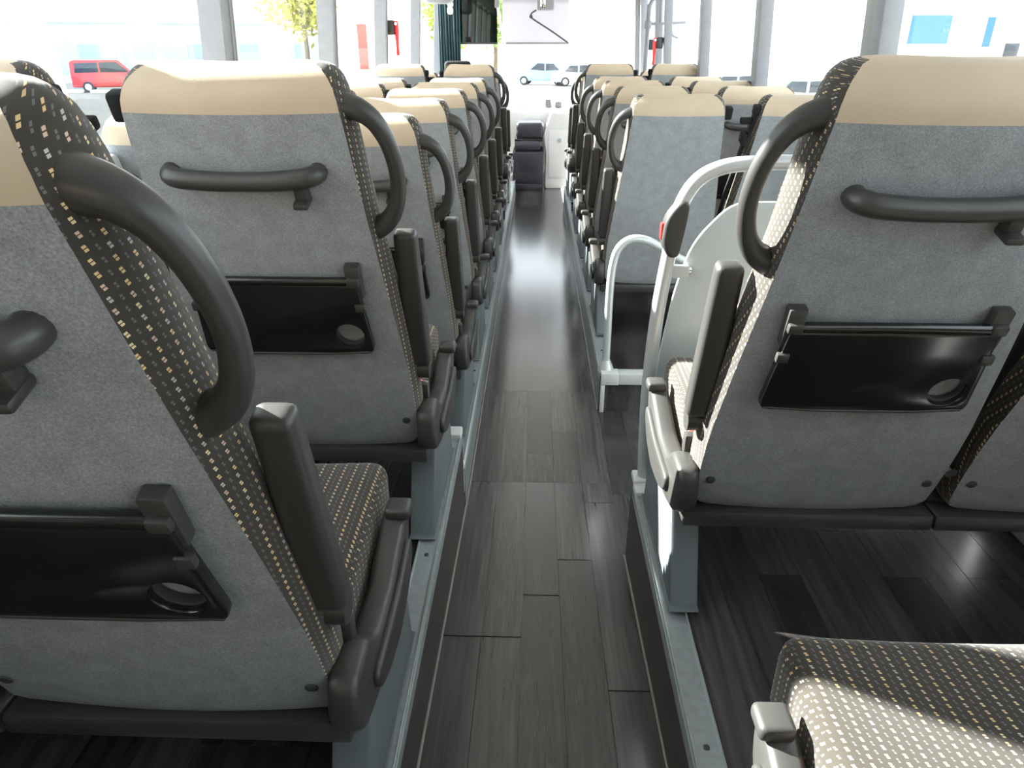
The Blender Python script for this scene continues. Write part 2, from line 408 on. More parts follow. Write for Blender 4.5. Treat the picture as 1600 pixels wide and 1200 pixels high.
def lean_box(name, s, xi, xo, y0, y1, z0, z1, bev=.006):
    me = box(name, -1, 1, y0, y1, z0, z1)
    bm = bmesh.new(); bm.from_mesh(me)
    for v in bm.verts: v.co.x = s * (xw(v.co.z) - (xi if v.co.x > 0 else xo))
    bmesh.ops.bevel(bm, geom=bm.edges[:], offset=bev, segments=2, profile=.5, affect='EDGES')
    bmesh.ops.recalc_face_normals(bm, faces=bm.faces[:]); bm.to_mesh(me); bm.free()
    me.polygons.foreach_set('use_smooth', [True] * len(me.polygons)); me.set_sharp_from_angle(angle=.7); return me
wn_ = 0; tn = 20
rowword = ['rearmost', 'second', 'third', 'fourth', 'fifth', 'sixth', 'seventh', 'foremost']
for s, nm in ((-1, 'left'), (1, 'right')):
    for i, y in enumerate(posts):
        w = .065
        t = empty('trim_%d' % tn, (0, 0, 0)); tn += 1
        tag(t, '%s window post on the %s side, counted from the rear' % (rowword[i], nm), 'post', kind='structure')
        part('post_face', lean_box('post_face', s, .0, .07, y - w, y + w * .3, ZS - .02, ZT + .02), POST, t)
        part('post_seal', lean_box('post_seal', s, .0, .05, y + w * .3, y + w * .5, ZS - .02, ZT + .02, .001), DARKGAP, t)
        part('post_cover', lean_box('post_cover', s, .0, .062, y + w * .5, y + w * (1.7 if (s > 0 and i == 3) else 1.1), ZS - .02, ZT + .02), POST2, t)
    for i in range(len(posts) - 1):
        if i == 0 and s < 0:
            struct('wall_%s_rear' % nm, lean_box('rear_light_block', s, -.03, .03, posts[0] + .05, posts[1] - .05, ZS - .01, ZT + .02, .002), WALL, 'added grey panel beside the camera on the %s, blocking rear light' % nm, 'wall'); continue  # unseen opaque panel instead of glass, added to cut light from the rear
        wn_ += 1
        struct('window_%d' % wn_, lean_box('pane', s, -.004, .004, posts[i] + .05, posts[i + 1] - .05, ZS - .01, ZT + .02, .001), GLASS, 'clear side window pane, %s on the %s counted from the rear' % (rowword[i], nm), 'window')
struct('wall_rear', box('wall_rear', -1.31, 1.31, YB - .06, YB, -.06, 2.42), WALL, 'grey rear wall behind the camera', 'wall')
struct('ceiling', box('ceiling', -1.31, 1.31, YB - .06, 9.5, 2.40, 2.46), CEIL, 'pale lining of the bus ceiling', 'ceiling')
wn_ += 1; struct('window_%d' % wn_, box('windscreen', -1.22, 1.22, YF + .02, YF + .028, .70, 2.40), WINDSCREEN, 'wide windscreen at the front of the bus', 'window')
for s, nm in ((-1, 'left'), (1, 'right')):
    struct('trim_%d' % tn, lean_box('front_post', s, -.03, .12, 9.2, 9.34, ZS - .05, 2.40), POST, '%s corner post of the windscreen' % nm, 'post'); tn += 1
struct('trim_%d' % tn, lean_box('door_post', 1, .0, .07, 7.92, 8.02, ZS - .02, ZT + .02), POST, 'slim door post on the right just ahead of the seventh post', 'post'); tn += 1
struct('wall_front', box('wall_front', -1.31, 1.31, YF, YF + .06, -.06, .70), WALL, 'front wall below the windscreen', 'wall')

# ================================================================== SEATS
RC = math.radians(18); CS, SN = math.cos(RC), math.sin(RC)
def B(u, v, d): return Vector((u, -v * SN + d * CS, .34 + v * CS + d * SN))
def interp(x, T):
    if x <= T[0][0]: return T[0][1]
    for (a, p), (b, q) in zip(T[:-1], T[1:]):
        if x <= b: return p + (q - p) * (x - a) / (b - a)
    return T[-1][1]
WT = [(-.085, .196), (-.075, .214), (-.055, .224), (0, .229), (.12, .229), (.31, .212), (.46, .196), (.58, .186), (.66, .180), (.70, .176), (.718, .1735), (.732, .169), (.742, .163), (.750, .154), (.755, .144), (.757, .132)]
DT = [(-.085, .006), (-.06, 0), (.68, 0), (.70, .001), (.715, .004), (.729, .010), (.740, .019), (.748, .030), (.754, .043), (.757, .058)]
TT = [(-.085, .085), (0, .10), (.15, .115), (.4, .105), (.62, .11), (.70, .110), (.735, .104), (.750, .094), (.757, .076)]
VS = [-.085, -.075, -.055, -.02, .03, .09, .15, .22, .29, .36, .43, .5, .56, .62, .66, .70, .709, .718, .726, .733, .739, .744, .748, .752, .755, .757]
def ring(v):
    w, d0, t = interp(v, WT), interp(v, DT), interp(v, TT); pts = []
    for k in range(13):
        q = -1 + k / 6; pts.append((w * q, d0 - .009 * (1 - q * q)))
    sd = [(w + .004, d0 + (t - d0) * .10), (w + .009, d0 + (t - d0) * .3), (w + .010, d0 + (t - d0) * .5), (w + .004, d0 + (t - d0) * .74), (w - .012, d0 + (t - d0) * .92)]
    pts += sd
    for k in range(9):
        q = 1 - k / 4; pts.append(((w - .035) * q, t - .022 * (1 - q * q) * (1 if v < .6 else .4)))
    pts += [(-a, b) for a, b in sd[::-1]]
    return pts
NR = 13 + 5 + 9 + 5
def seat_back():
    vv = []; uvp = []
    for v in VS:
        r = ring(v); s = 0; us = [0]
        for i in range(1, NR): s += math.dist(r[i], r[i - 1]); us.append(s)
        us.append(s + math.dist(r[0], r[-1]))
        mid = us[6]
        for (u, d) in r: vv.append(B(u, v, d))
        uvp.append([q - mid for q in us])
    groups = {'felt': [], 'beige': [], 'fab': []}
    for j in range(len(VS) - 1):
        va = VS[j]
        for i in range(NR):
            i2 = (i + 1) % NR
            f = (j * NR + i, j * NR + i2, (j + 1) * NR + i2, (j + 1) * NR + i)
            uv = [(uvp[j][i], VS[j]), (uvp[j][i + 1], VS[j]), (uvp[j + 1][i + 1], VS[j + 1]), (uvp[j + 1][i], VS[j + 1])]
            rear = i < 12; side = 12 <= i < 18 or i >= 26
            if rear: g = 'felt' if va < .699 else 'beige'
            elif side: g = 'fab'
            else: g = 'fab' if va < .61 else 'beige'
            groups[g].append((f, uv))
    nt_ = (len(VS) - 1) * NR
    groups['beige'].append((tuple(range(nt_, nt_ + NR)), [(0, 0)] * NR))
    groups['fab'].append((tuple(range(NR))[::-1], [(0, 0)] * NR))
    out = {}
    for g, fs in groups.items():
        used = sorted({i for f, _ in fs for i in f}); mp = {k: n for n, k in enumerate(used)}
        out[g] = me_from(g, [vv[i] for i in used], [tuple(mp[i] for i in f) for f, _ in fs], True, [u for _, u in fs])
    return out
SB = seat_back()
SB['felt'].materials.append(FELT); SB['beige'].materials.append(BEIGE); SB['fab'].materials.append(FABRIC)

def cushion():
    me = box('seat_cushion', -.222, .222, .045, .475, .262, .375, .032, 4)
    bm = bmesh.new(); bm.from_mesh(me)
    bmesh.ops.subdivide_edges(bm, edges=[e for e in bm.edges if e.calc_length() > .2], cuts=5, use_grid_fill=True)
    for v in bm.verts:
        c = v.co; yy = (c.y - .05) / .42
        if c.z > .30:
            c.z += .03 * yy + .010 * math.sin(math.pi * min(max(yy, 0), 1)) - .006 * (1 - min(1, abs(c.x) / .2) ** 2)
    bm.to_mesh(me); bm.free(); me.polygons.foreach_set('use_smooth', [True] * len(me.polygons)); me.update()
    boxuv(me); me.materials.append(FABRIC); return me
CUSH = cushion()
# back handle across the felt
hp = [(-.124, .603, 0), (-.124, .603, -.014), (-.117, .604, -.026), (-.098, .602, -.032), (-.05, .599, -.034), (0, .598, -.034), (.05, .599, -.034), (.098, .602, -.032), (.117, .604, -.026), (.124, .603, -.014), (.124, .603, 0)]
hp = [B(*p) for p in hp]; hq = catmull(hp, 3)
HANDLE = join('back_handle', [tube('a', hq, lerp_list([.0165, .0165, .0168, .0168, .0165, .016, .0165, .0168, .0168, .0165, .0165], len(hq)), 14)])
def bbox_(name, u0, u1, v0, v1, d0, d1, bev):
    me = box(name, u0, u1, v0, v1, d0, d1, bev, 2)
    for v in me.vertices: v.co = B(*v.co)
    me.update(); return me
def fixn(me):
    bm = bmesh.new(); bm.from_mesh(me); bmesh.ops.recalc_face_normals(bm, faces=bm.faces[:]); bm.to_mesh(me); bm.free(); return me
HOOK = fixn(join('bag_hook', [bbox_('a', .082, .104, .556, .592, -.030, -.006, .004), bbox_('b', .080, .106, .550, .562, -.044, -.006, .004)]))
BUTTON = None
# folding tray with a real hole for the cup
tl = rounded([(-.158, .386), (.158, .386), (.172, .219), (-.172, .219)], [.006, .006, .022, .022], 5)
TRAY = plate('tray_leaf', [tl, circ(.126, .265, .029, 28)], .016, lambda a, b, t: B(a, b, t - .021), .003)
CUP = plate('cup_ring', [circ(.126, .265, .0305, 28), circ(.126, .265, .0265, 28)], .012, lambda a, b, t: B(a, b, t - .014), .001)
TRIM_ = tube('tray_trim', [B(u, .2185 if abs(u) < .15 else .224, -.027) for u in (-.163, -.15, -.075, 0, .075, .15, .163)], .0032, 8)
TBAR = tube('tray_bar', [B(-.15, .392, -.022), B(.15, .392, -.022)], .0085, 12)
def clip(s):
    a = bbox_('a', s * .152 - .014, s * .152 + .014, .352, .424, -.024, -.004, .003)
    b = bbox_('b', s * .152 - .012, s * .152 + .012, .384, .402, -.033, -.02, .004)
    c = bbox_('c', s * .158 - .010, s * .158 + .010, .326, .344, -.033, -.022, .003)
    return fixn(join('hinge_clip', [a, b, c]))
CLIPS = [clip(-1), clip(1)]
def disc(u, v, d, r, h=.004):
    me = plate('bolt_cap', [circ(0, 0, r, 16)], h, lambda a, b, t: B(u + a, v + b, d + t), .0012); return me
CAPS = [disc(-.205, 0, -.003, .009), disc(.205, 0, -.003, .009)]
FRAME = join('frame_bar', [box('a', -.246, .246, .005, .06, .222, .258, .006), box('b', -.24, .24, .06, .40, .225, .262, .006)])
RIVETS = disc(-.10, -.07, -.002, .004)

def side_parts(a):
    """parts on the aisle side; a=+1 when the aisle lies at +x"""
    P = {}
    gp = [(.164, .700, .036), (.182, .698, .033), (.204, .691, .031), (.225, .672, .030), (.241, .638, .030), (.249, .597, .030), (.249, .558, .030), (.241, .521, .030), (.224, .492, .032), (.200, .474, .036), (.178, .466, .040)]
    gq = catmull([B(a * u, v, d) for u, v, d in gp], 4)
    P['grab'] = tube('grab_handle', gq, lerp_list([.0225, .0215, .0185, .016, .0145, .0138, .0138, .0148, .0175, .0225, .026], len(gq)), 14)
    # folded-up armrest lying along the bolster
    bm = bmesh.new(); bmesh.ops.create_cube(bm, size=1)
    bmesh.ops.scale(bm, vec=(.052, .044, .315), verts=bm.verts[:])
    top = [v for v in bm.verts if v.co.z > 0]
    for v in top: v.co.x *= .86; v.co.y *= .8
    bmesh.ops.bevel(bm, geom=bm.edges[:], offset=.014, segments=4, profile=.6, affect='EDGES')
    bmesh.ops.transform(bm, matrix=Matrix.Translation((a * .243, -.035, .635)) @ Matrix.Rotation(math.radians(15), 4, 'X'), verts=bm.verts[:])
    P['arm'] = bm_to('armrest', bm, 50)
    P['pivot'] = tube('armrest_pivot', [(a * .205, .015, .462), (a * .262, .015, .462)], .022, 16)
    prof = [(-.022, .372), (-.034, .33), (-.032, .292), (-.004, .262), (.08, .238), (.20, .224), (.295, .244), (.362, .30), (.376, .352), (.352, .376), (.31, .362), (.2, .328), (.10, .328), (.055, .372)]
    P['side'] = plate('side_panel', [rounded(prof, .02, 3)], .042, lambda p, q, t: (a * (.252 + t), p, q), .010, 50)
    prof2 = [(.045, .312), (.05, .276), (.11, .250), (.20, .240), (.28, .258), (.335, .302), (.33, .335), (.20, .312), (.09, .312)]
    P['cover'] = plate('cover_disc', [rounded(prof2, .025, 4)], .014, lambda p, q, t: (a * (.276 + t), p, q), .005, 50)
    P['lever'] = box('recline_lever', min(a * .238, a * .282), max(a * .238, a * .282), .325, .37, .365, .388, .008, 3)
    P['knob'] = box('release_tab', min(a * .228, a * .25), max(a * .228, a * .25), .05, .075, .36, .405, .005, 2)
    P['leg'] = plate('leg', [[(.0, .004), (.42, .004), (.385, .225), (.10, .225)]], .06, lambda p, q, t: (a * (.222 + t), p, q), .006)
    P['foot'] = box('foot_plate', min(a * .192, a * .256), max(a * .192, a * .256), -.01, .43, .0102, .016, .002, 1)
    P['buckle'] = box('buckle', min(a * .205, a * .232), max(a * .205, a * .232), .085, .105, .30, .388, .006, 2)
    P['bbtn'] = box('buckle_button', min(a * .207, a * .230), max(a * .207, a * .230), .087, .103, .384, .394, .003, 2)
    P['guide'] = fixn(bbox_('belt_guide', min(-a * .178, -a * .215), max(-a * .178, -a * .215), .668, .718, .03, .062, .008))
    P['kno2'] = tube('chrome_knob', [B(-a * .235, .035, -.006), B(-a * .235, .035, .03)], [.011, .009], 14)
    # window seat: belt on its aisle edge
    P['wguide'] = fixn(join('belt_guide', [bbox_('a', min(a * .17, a * .205), max(a * .17, a * .205), .690, .728, .02, .055, .008), bbox_('b', min(a * .195, a * .244), max(a * .195, a * .244), .652, .676, .03, .055, .006)]))
    st = []
    for k in range(9):
        v = .69 - k * .085; u = a * (interp(v, WT) + .014 + .018 * math.sin(k / 8 * math.pi))
        st.append((u, v))
    vv, ff = [], []
    for u, v in st:
        for d in (.02, .066):
            vv.append(B(u, v, d)); vv.append(B(u + a * .003, v, d))
    for k in range(8):
        q = 4 * k; ff += [(q, q + 2, q + 6, q + 4), (q + 1, q + 5, q + 7, q + 3), (q, q + 4, q + 5, q + 1), (q + 2, q + 3, q + 7, q + 6)]
    P['strap'] = fixn(me_from('belt_strap', vv, ff))
    P['tongue'] = fixn(bbox_('belt_tongue', min(a * .208, a * .228), max(a * .208, a * .228), .57, .62, .015, .07, .006))
    return P
SP = {1: side_parts(1), -1: side_parts(-1)}

def seat(name, cx, yb, z, a, aisle, label, group, plain=False):
    t = empty(name, (cx, yb, z)); tag(t, label, 'seat', group); P = SP[a]
    part('backrest', SB['fab'], FABRIC, t, 'dark brown fabric with small gold squares'); part('back_panel', SB['felt'], FELT, t, 'mottled grey felt back'); part('headrest', SB['beige'], BEIGE, t, 'beige leatherette headrest cover')
    part('seat_cushion', CUSH, FABRIC, t)
    if not plain:
      h = part('back_handle', HANDLE, PLASTIC, t); part('bag_hook', HOOK, PLASTIC, h)
      tr = part('folding_tray', TRAY, GPLASTIC, t, 'glossy black folded tray'); part('cup_ring', CUP, PLASTIC, tr); part('tray_bar', TBAR, GPLASTIC, tr); part('tray_edge', TRIM_, PLASTIC, tr)
      for m in CLIPS: part('hinge_clip', m, PLASTIC, tr)
    for m in CAPS: part('bolt_cap', m, CAPM, t)
    part('frame_bar', FRAME, PLASTIC, t)
    if aisle:
        part('grab_handle', P['grab'], PLASTIC, t)
        ar = part('armrest', P['arm'], PLASTIC, t, 'black folded-up armrest'); part('armrest_pivot', P['pivot'], PLASTIC, ar)
        sp = part('side_panel', P['side'], PLASTIC, t); part('cover_disc', P['cover'], PLASTIC, sp); part('recline_lever', P['lever'], PLASTIC, sp); part('release_tab', P['knob'], PLASTIC, sp)
        lg = part('leg', P['leg'], GREYMETAL, t, 'grey painted sheet-metal leg'); part('foot_plate', P['foot'], GREYMETAL, lg)
        bk = part('buckle', P['buckle'], RUBBER, t); part('buckle_button', P['bbtn'], RED, bk, 'red release button')
        part('belt_guide', P['guide'], RUBBER, t); part('chrome_knob', P['kno2'], CHROME, t)
    else:
        part('belt_guide', P['wguide'], RUBBER, t); part('belt_strap', P['strap'], RUBBER, t); part('belt_tongue', P['tongue'], RUBBER, t)
    return t
num = ['nearest', 'second', 'third', 'fourth', 'fifth', 'sixth', 'seventh', 'eighth', 'ninth']
CA, CW = .520, 1.015
ZH = ZP + .065
left = [(.664, ZR), (1.407, ZR), (2.165, ZP), (2.84, ZP), (3.545, ZP), (4.22, ZP), (4.91, ZP), (5.72, ZH), (6.42, ZP)]
right = [(.25, ZR), (1.17, ZR + .008), (3.155, ZP), (3.85, ZP), (4.55, ZP), (5.25, ZP), (6.08, ZH), (6.72, ZP)]
for sd, rows, a in (('left', left, 1), ('right', right, -1)):
    for i, (yb, z) in enumerate(rows):
        w = num[i]
        if sd == 'right' and i == 0:
            la = 'sunlit patterned coach seat at the bottom right corner, mostly out of frame'; lw = 'window-side coach seat at the bottom right edge, beside the sunlit seat'
        else:
            k = num[i] if sd == 'left' else num[i - 1]
            la = 'grey felt-backed aisle seat with beige headrest, %s row on the %s' % (k, sd)
            lw = 'grey felt-backed window seat with beige headrest, %s row on the %s' % (k, sd)
        seat('coach_seat', -a * CA, yb, z, a, True, la, '%s-hand coach seats' % sd, sd == 'right' and i == 2)
        seat('coach_seat', -a * CW, yb, z, a, False, lw, '%s-hand coach seats' % sd, sd == 'right' and i == 2)  # nearest left window seat is out of view, added for the shade it casts
seat('coach_seat', -CA, -.08, ZR, 1, True, 'aisle seat beside the camera on the left, out of view', 'left-hand coach seats')  # unseen pair, added to block light and shade the seats ahead
seat('coach_seat', -CW, -.08, ZR, 1, False, 'window seat beside the camera on the left, out of view', 'left-hand coach seats')
# raised bases under the two foremost seat pairs
for s, y in ((-1, 5.72), (1, 6.08)):
    struct('seat_platform', box('plinth', min(s * .272, s * 1.16), max(s * .272, s * 1.16), y - .04, y + .48, ZP + .0105, ZH), VINYLFAR, 'low plinth lifting the foremost %s seats' % ('left' if s < 0 else 'right'), 'platform')

# ================================================================== PARTITION AND RAILS (right, beside the entry)
t = empty('guard_partition', (.28, 1.68, ZR)); tag(t, 'pale grey partition panel on a silver tube in front of the nearest right seat', 'partition')
def rel(o, pts): return [Vector(p) - Vector(o) for p in pts]
O = (.28, 1.68, ZR); yp = 1.68
pp = [(.282, yp, ZR + .012), (.274, yp, .48), (.271, yp, .62), (.277, yp, .80), (.292, yp, .96), (.305, yp, 1.06), (.335, yp, 1.125), (.385, yp, 1.158), (.46, yp, 1.170), (.60, yp, 1.172), (.90, yp, 1.172), (1.155, yp, 1.172)]
part('pole', tube('pole', rel(O, catmull(pp, 5)), .0175, 16), POLE, t)
part('base_flange', box('base_flange', -.03, .03, -.03, .03, .0105, .03, .006), SILL, t)
pl = rounded([(.305, .40), (.293, .66), (.318, .86), (.352, .985), (.435, 1.078), (1.15, 1.085), (1.15, .40)], [.02, .05, .05, .05, .04, .02, .02], 5)
part('panel', plate('panel', [pl], .012, lambda p, q, d: (p - O[0], d + .03, q - O[2]), .002), PANEL, t, 'pale blue-grey panel')
for (x, z) in ((.345, .915), (.315, .56)):
    bt = part('bolt', tube('bolt', rel(O, [(x, yp + .03, z), (x, yp + .012, z), (x, yp + .006, z)]), [.012, .012, .006], 12), CHROME, t)
    part('bracket', box('bracket', x - O[0] - .05, x - O[0], -.004, .02, z - O[2] - .015, z - O[2] + .015, .004), POLE, bt)
sb = part('stop_button_housing', plate('stop_button_housing', [rounded([(.285, .955), (.268, .99), (.274, 1.05), (.305, 1.09), (.328, 1.085), (.322, 1.02), (.312, .955)], .02, 4)], .05, lambda p, q, d: (p - O[0], d, q - O[2]), .008, 50), PLASTIC, t, 'dark grey stop button housing')
part('stop_button', box('stop_button', .266 - O[0], .280 - O[0], -.010, .010, .995 - O[2], 1.035 - O[2], .004, 2), RED, sb, 'red stop button')
# the lower hoop at the end of the right front platform
yh = 2.765
t = empty('hoop_rail', (.278, yh, ZP)); tag(t, 'low silver hoop rail at the step edge beyond the partition', 'rail')
O2 = (.278, yh, ZP)
hpnts = [(.278, yh, ZP + .012), (.277, yh, .35), (.276, yh, .50), (.281, yh, .62), (.300, yh, .695), (.345, yh, .732), (.405, yh, .730), (.47, yh, .700), (.56, yh, .65), (.66, yh, .62), (.72, yh, .58), (.75, yh, .50), (.752, yh, .35), (.752, yh, ZP + .012)]
part('hoop', tube('hoop', rel(O2, catmull(hpnts, 5)), .016, 16), POLE, t)
for x in (.278, .752): part('base_flange', tube('base_flange', rel(O2, [(x, yh, ZP + .001), (x, yh, ZP + .02), (x, yh, ZP + .05)]), [.036, .03, .018], 16), POLE, t)

# ================================================================== FRONT OF THE BUS
DARK = mat('dark_blue_grey_plastic', (.05, .05, .065), .3, noise=(20, .1))
DARK2 = mat('charcoal_console_lining', (.045, .042, .055), .6, noise=(20, .1))
WHITEP = mat('white_moulded_panel', (.78, .76, .75), .4, noise=(8, .02))
t = empty('driver_console', (-.12, 8.1, 0)); tag(t, 'dark moulded console at the front end of the aisle', 'console')
part('lower_box', box('lower_box', -.17, .17, 0, .5, .06, .40, .012), DARK2, t)
part('kick_plate', box('kick_plate', -.19, .165, -.06, .5, 0, .06, .006), DARK2, t)
part('inset_panel', box('inset_panel', -.11, .12, -.008, .01, .20, .385, .004), DARK, t)
part('bin_roll', tube('bin_roll', catmull([(-.14, .07, .455), (0, .06, .46), (.13, .07, .455)], 4), .06, 16), DARK, t)
part('upper_module', box('upper_module', -.13, .165, .05, .5, .53, .70, .035, 3), DARK, t)
part('rim', box('rim', -.15, .16, .04, .5, .505, .535, .01), GPLASTIC, t)
t = empty('step_cover', (.18, 8.15, 0)); tag(t, 'white moulded cover beside the dark console at the aisle end', 'cover')
part('cover_shell', plate('cover_shell', [rounded([(-.11, .0), (.22, .0), (.22, .80), (-.05, .80), (-.13, .58), (-.10, .38)], .03, 4)], .5, lambda p, q, d: (p, d + .25, q), .01), WHITEP, t)
part('door_panel', box('door_panel', -.075, .20, -.012, .01, .12, .62, .006), WHITEP, t)
kb = part('latch', tube('latch', [(.04, .0, .52), (.04, -.02, .52)], [.028, .022], 14), POLE, t)
t = empty('dashboard', (0, 8.75, 0)); tag(t, 'white dashboard below the windscreen', 'dashboard')
part('dash_body', box('dash_body', -1.15, .55, -.05, .5, .12, .80, .05, 3), WHITEP, t)
part('dash_top', box('dash_top', -1.15, 1.15, .20, .5, .78, .86, .02, 2), WHITEP, t)
for x, h in ((.10, .085), (.22, .06)):
    o = part('ticket_printer', box('ticket_printer', x - .035, x + .035, .1, .18, .802, .81 + h, .012, 2), POST, None)
    o.location = (0, 8.75, .0); tag(o, 'small grey device standing on the dashboard, %s one' % ('taller left' if x < .15 else 'shorter right'), 'device')
# driver seat behind the front left rows
t = empty('driving_chair', (-.86, 8.15, 0)); tag(t, 'dark driver seat at the front left', 'seat')
part('pedestal', box('pedestal', -.2, .2, -.05, .4, 0, .42, .03), PLASTIC, t)
part('cushion', box('cushion', -.24, .24, -.05, .45, .42, .54, .04, 3), RUBBER, t)
part('backrest', box('backrest', -.23, .23, -.14, -.02, .5, 1.08, .05, 3), RUBBER, t)
part('headrest', box('headrest', -.14, .14, -.13, -.04, 1.1, 1.31, .04, 3), RUBBER, t)
# steering wheel
t = empty('steering_wheel', (-.86, 8.50, .98)); tag(t, 'black steering wheel in front of the driver seat', 'wheel'); t.rotation_euler = (math.radians(25), 0, 0)
part('rim', tube('rim', [(.22 * math.cos(i * math.pi / 12), .22 * math.sin(i * math.pi / 12), 0) for i in range(25)], .014, 8), PLASTIC, t)
part('spoke', box('spoke', -.21, .21, -.02, .02, -.03, 0, .006), PLASTIC, t)
part('column', tube('column', [(0, 0, -.01), (0, .03, -.22)], .035, 10), PLASTIC, t)
# sun blinds
DKBLIND = glass_mat('dark_tinted_blind', (.05, .09, .09), .05)
WBLIND = cloth_mat('white_blind_cloth', (.52, .50, .53), .42)
def blind(name, x0, x1, y, z0, z1, m, label, barm):
    t = empty(name, ((x0 + x1) / 2, y, z1)); tag(t, label, 'blind'); h = (x1 - x0) / 2; H = z1 - z0
    part('cloth', box('cloth', -h, h, -.002, .002, -H, 0), m, t)
    part('bottom_bar', box('bottom_bar', -h - .006, h + .006, -.008, .008, -H - .012, -H + .008, .004), barm, t)
    part('roller', tube('roller', [(-h - .02, 0, .02), (h + .02, 0, .02)], .03, 12), barm, t)
blind('sun_blind', -1.12, -.50, 9.12, 1.485, 2.16, DKBLIND, 'dark tinted sun blind over the driver side of the windscreen', PLASTIC)
blind('sun_blind', -.44, .325, 9.14, 1.485, 2.16, WBLIND, 'white sun blind pulled down over the middle of the windscreen', POST)
t = empty('wiper_arm', (-.10, 9.02, 1.79)); tag(t, 'thin dark arm slanting across the white sun blind', 'arm')
part('arm', tube('arm', catmull([(.05, 0, .03), (.0, 0, .0), (-.015, 0, -.035), (.03, 0, -.07), (.22, 0, -.18), (.42, 0, -.305)], 4), .009, 8), PLASTIC, t)
part('joint', tube('joint', [(-.01, -.012, -.035), (-.01, .03, -.035)], .02, 10), PLASTIC, t)
t = empty('interior_mirror', (.05, 8.95, 1.90)); tag(t, 'grey interior mirror hanging at the top of the windscreen', 'mirror')
part('housing', box('housing', -.09, .10, -.03, .04, -.09, .16, .02, 3), POST, t); part('glass', box('glass', -.06, .0, -.036, -.028, -.06, .10, .004), CHROME, t)
part('stem', tube('stem', [(0, .02, .15), (0, .06, .38)], .012, 8), POST, t)
t = empty('blind_strap', (-.47, 9.0, 2.2)); tag(t, 'white hanging strap between the two sun blinds', 'strap')
part('strap', tube('strap', catmull([(-.03, 0, 0), (-.02, 0, -.3), (.02, 0, -.55), (.07, 0, -.76)], 5), [.016] * 15 + [.006], 8), WHITEP, t)
part('clip', box('clip', -.05, .0, -.02, .02, -.36, -.22, .01), POST, t)
# dark folded curtain on the left front corner, ceiling pod and small lamp
CURT = mat('dark_teal_curtain', (.02, .05, .06), .8, noise=(8, .3))
vv, ff = [], []
N = 36
for i in range(N + 1):
    x = -1.16 + .24 * i / N; y = 9.0 + .018 * math.sin(i * 1.35)
    vv += [(x, y, .85), (x, y, 2.1)]
for i in range(N): ff.append((2 * i, 2 * i + 2, 2 * i + 3, 2 * i + 1))
cm_ = me_from('driver_curtain', vv, ff); o = part('driver_curtain', cm_, CURT); md = o.modifiers.new('thick', 'SOLIDIFY'); md.thickness = .006
tag(o, 'dark teal folded curtain at the driver side corner', 'curtain')
t = empty('reading_lamp', (-.98, 8.6, 1.86)); tag(t, 'small white lamp pair at the top left front corner', 'lamp')
part('lamp_body', box('lamp_body', -.03, .03, -.03, .03, -.10, -.03, .02, 3), WHITEP, t); part('lamp_head', tube('lamp_head', [(0, -.03, .0), (0, .03, .0)], [.03, .034], 14), WHITEP, t)
part('lamp_stem', tube('lamp_stem', [(0, 0, .02), (0, .02, .45)], .012, 8), POST, t)
t = empty('ceiling_pod', (-1.0, 8.0, 1.93)); tag(t, 'dark rounded pod hanging at the top left near the front', 'pod')
part('pod', box('pod', -.16, .12, -.12, .12, -.10, .36, .05, 3), POST, t); part('pod_lens', box('pod_lens', -.10, .06, -.13, -.11, -.04, .06, .01), PLASTIC, t)

# door rails at the right front
t = empty('door_rail', (1.04, 7.75, ZP)); tag(t, 'grey door handrail with a cross bar at the front right', 'rail')
part('upright', tube('upright', [(0, 0, 0), (0, 0, 1.64)], .022, 12), POST, t)
part('cross_bar', tube('cross_bar', [(0, 0, 1.47), (.36, 0, 1.485)], .014, 10), POST, t)
part('top_bend', tube('top_bend', catmull([(0, 0, 1.60), (.03, 0, 1.68), (.14, 0, 1.73), (.32, 0, 1.74)], 4), .02, 10), POST, t)
part('clamp', tube('clamp', [(0, 0, 1.43), (0, 0, 1.50)], .036, 12), POST, t)
part('strap_loop', tube('strap_loop', catmull([(.2, 0, 1.47), (.23, 0, 1.42), (.25, 0, 1.37), (.30, 0, 1.35)], 4), .010, 8), POST, t)
part('second_upright', tube('second_upright', [(.12, 0, 1.48), (.11, 0, 1.72)], .016, 10), POST, t)

# emergency hammers on the posts
def hammer(x, y, z, s, label):
    t = empty('emergency_hammer', (x, y, z)); tag(t, label, 'hammer', 'emergency hammers')
    part('holder', box('holder', -.03, .03, -.035, .035, -.01, .09, .01), PLASTIC, t)
    part('handle', tube('handle', [(-s * .045, 0, .085), (-s * .045, 0, .02), (-s * .045, 0, -.10), (-s * .045, 0, -.13), (-s * .045, 0, -.15)], [.014, .018, .011, .014, .010], 10), RED, t, 'red handle')
    part('head', tube('head', [(-s * .045, -.03, .065), (-s * .045, .03, .065)], .010, 8), CHROME, t)
hammer(-1.135, 5.905, 1.52, -1, 'red emergency hammer in a black holder on the left window post')
hammer(1.118, 7.44, 1.43, 1, 'red emergency hammer on the right post nearest the door')
hammer(1.118, 7.98, 1.42, 1, 'red emergency hammer further forward on the right side')

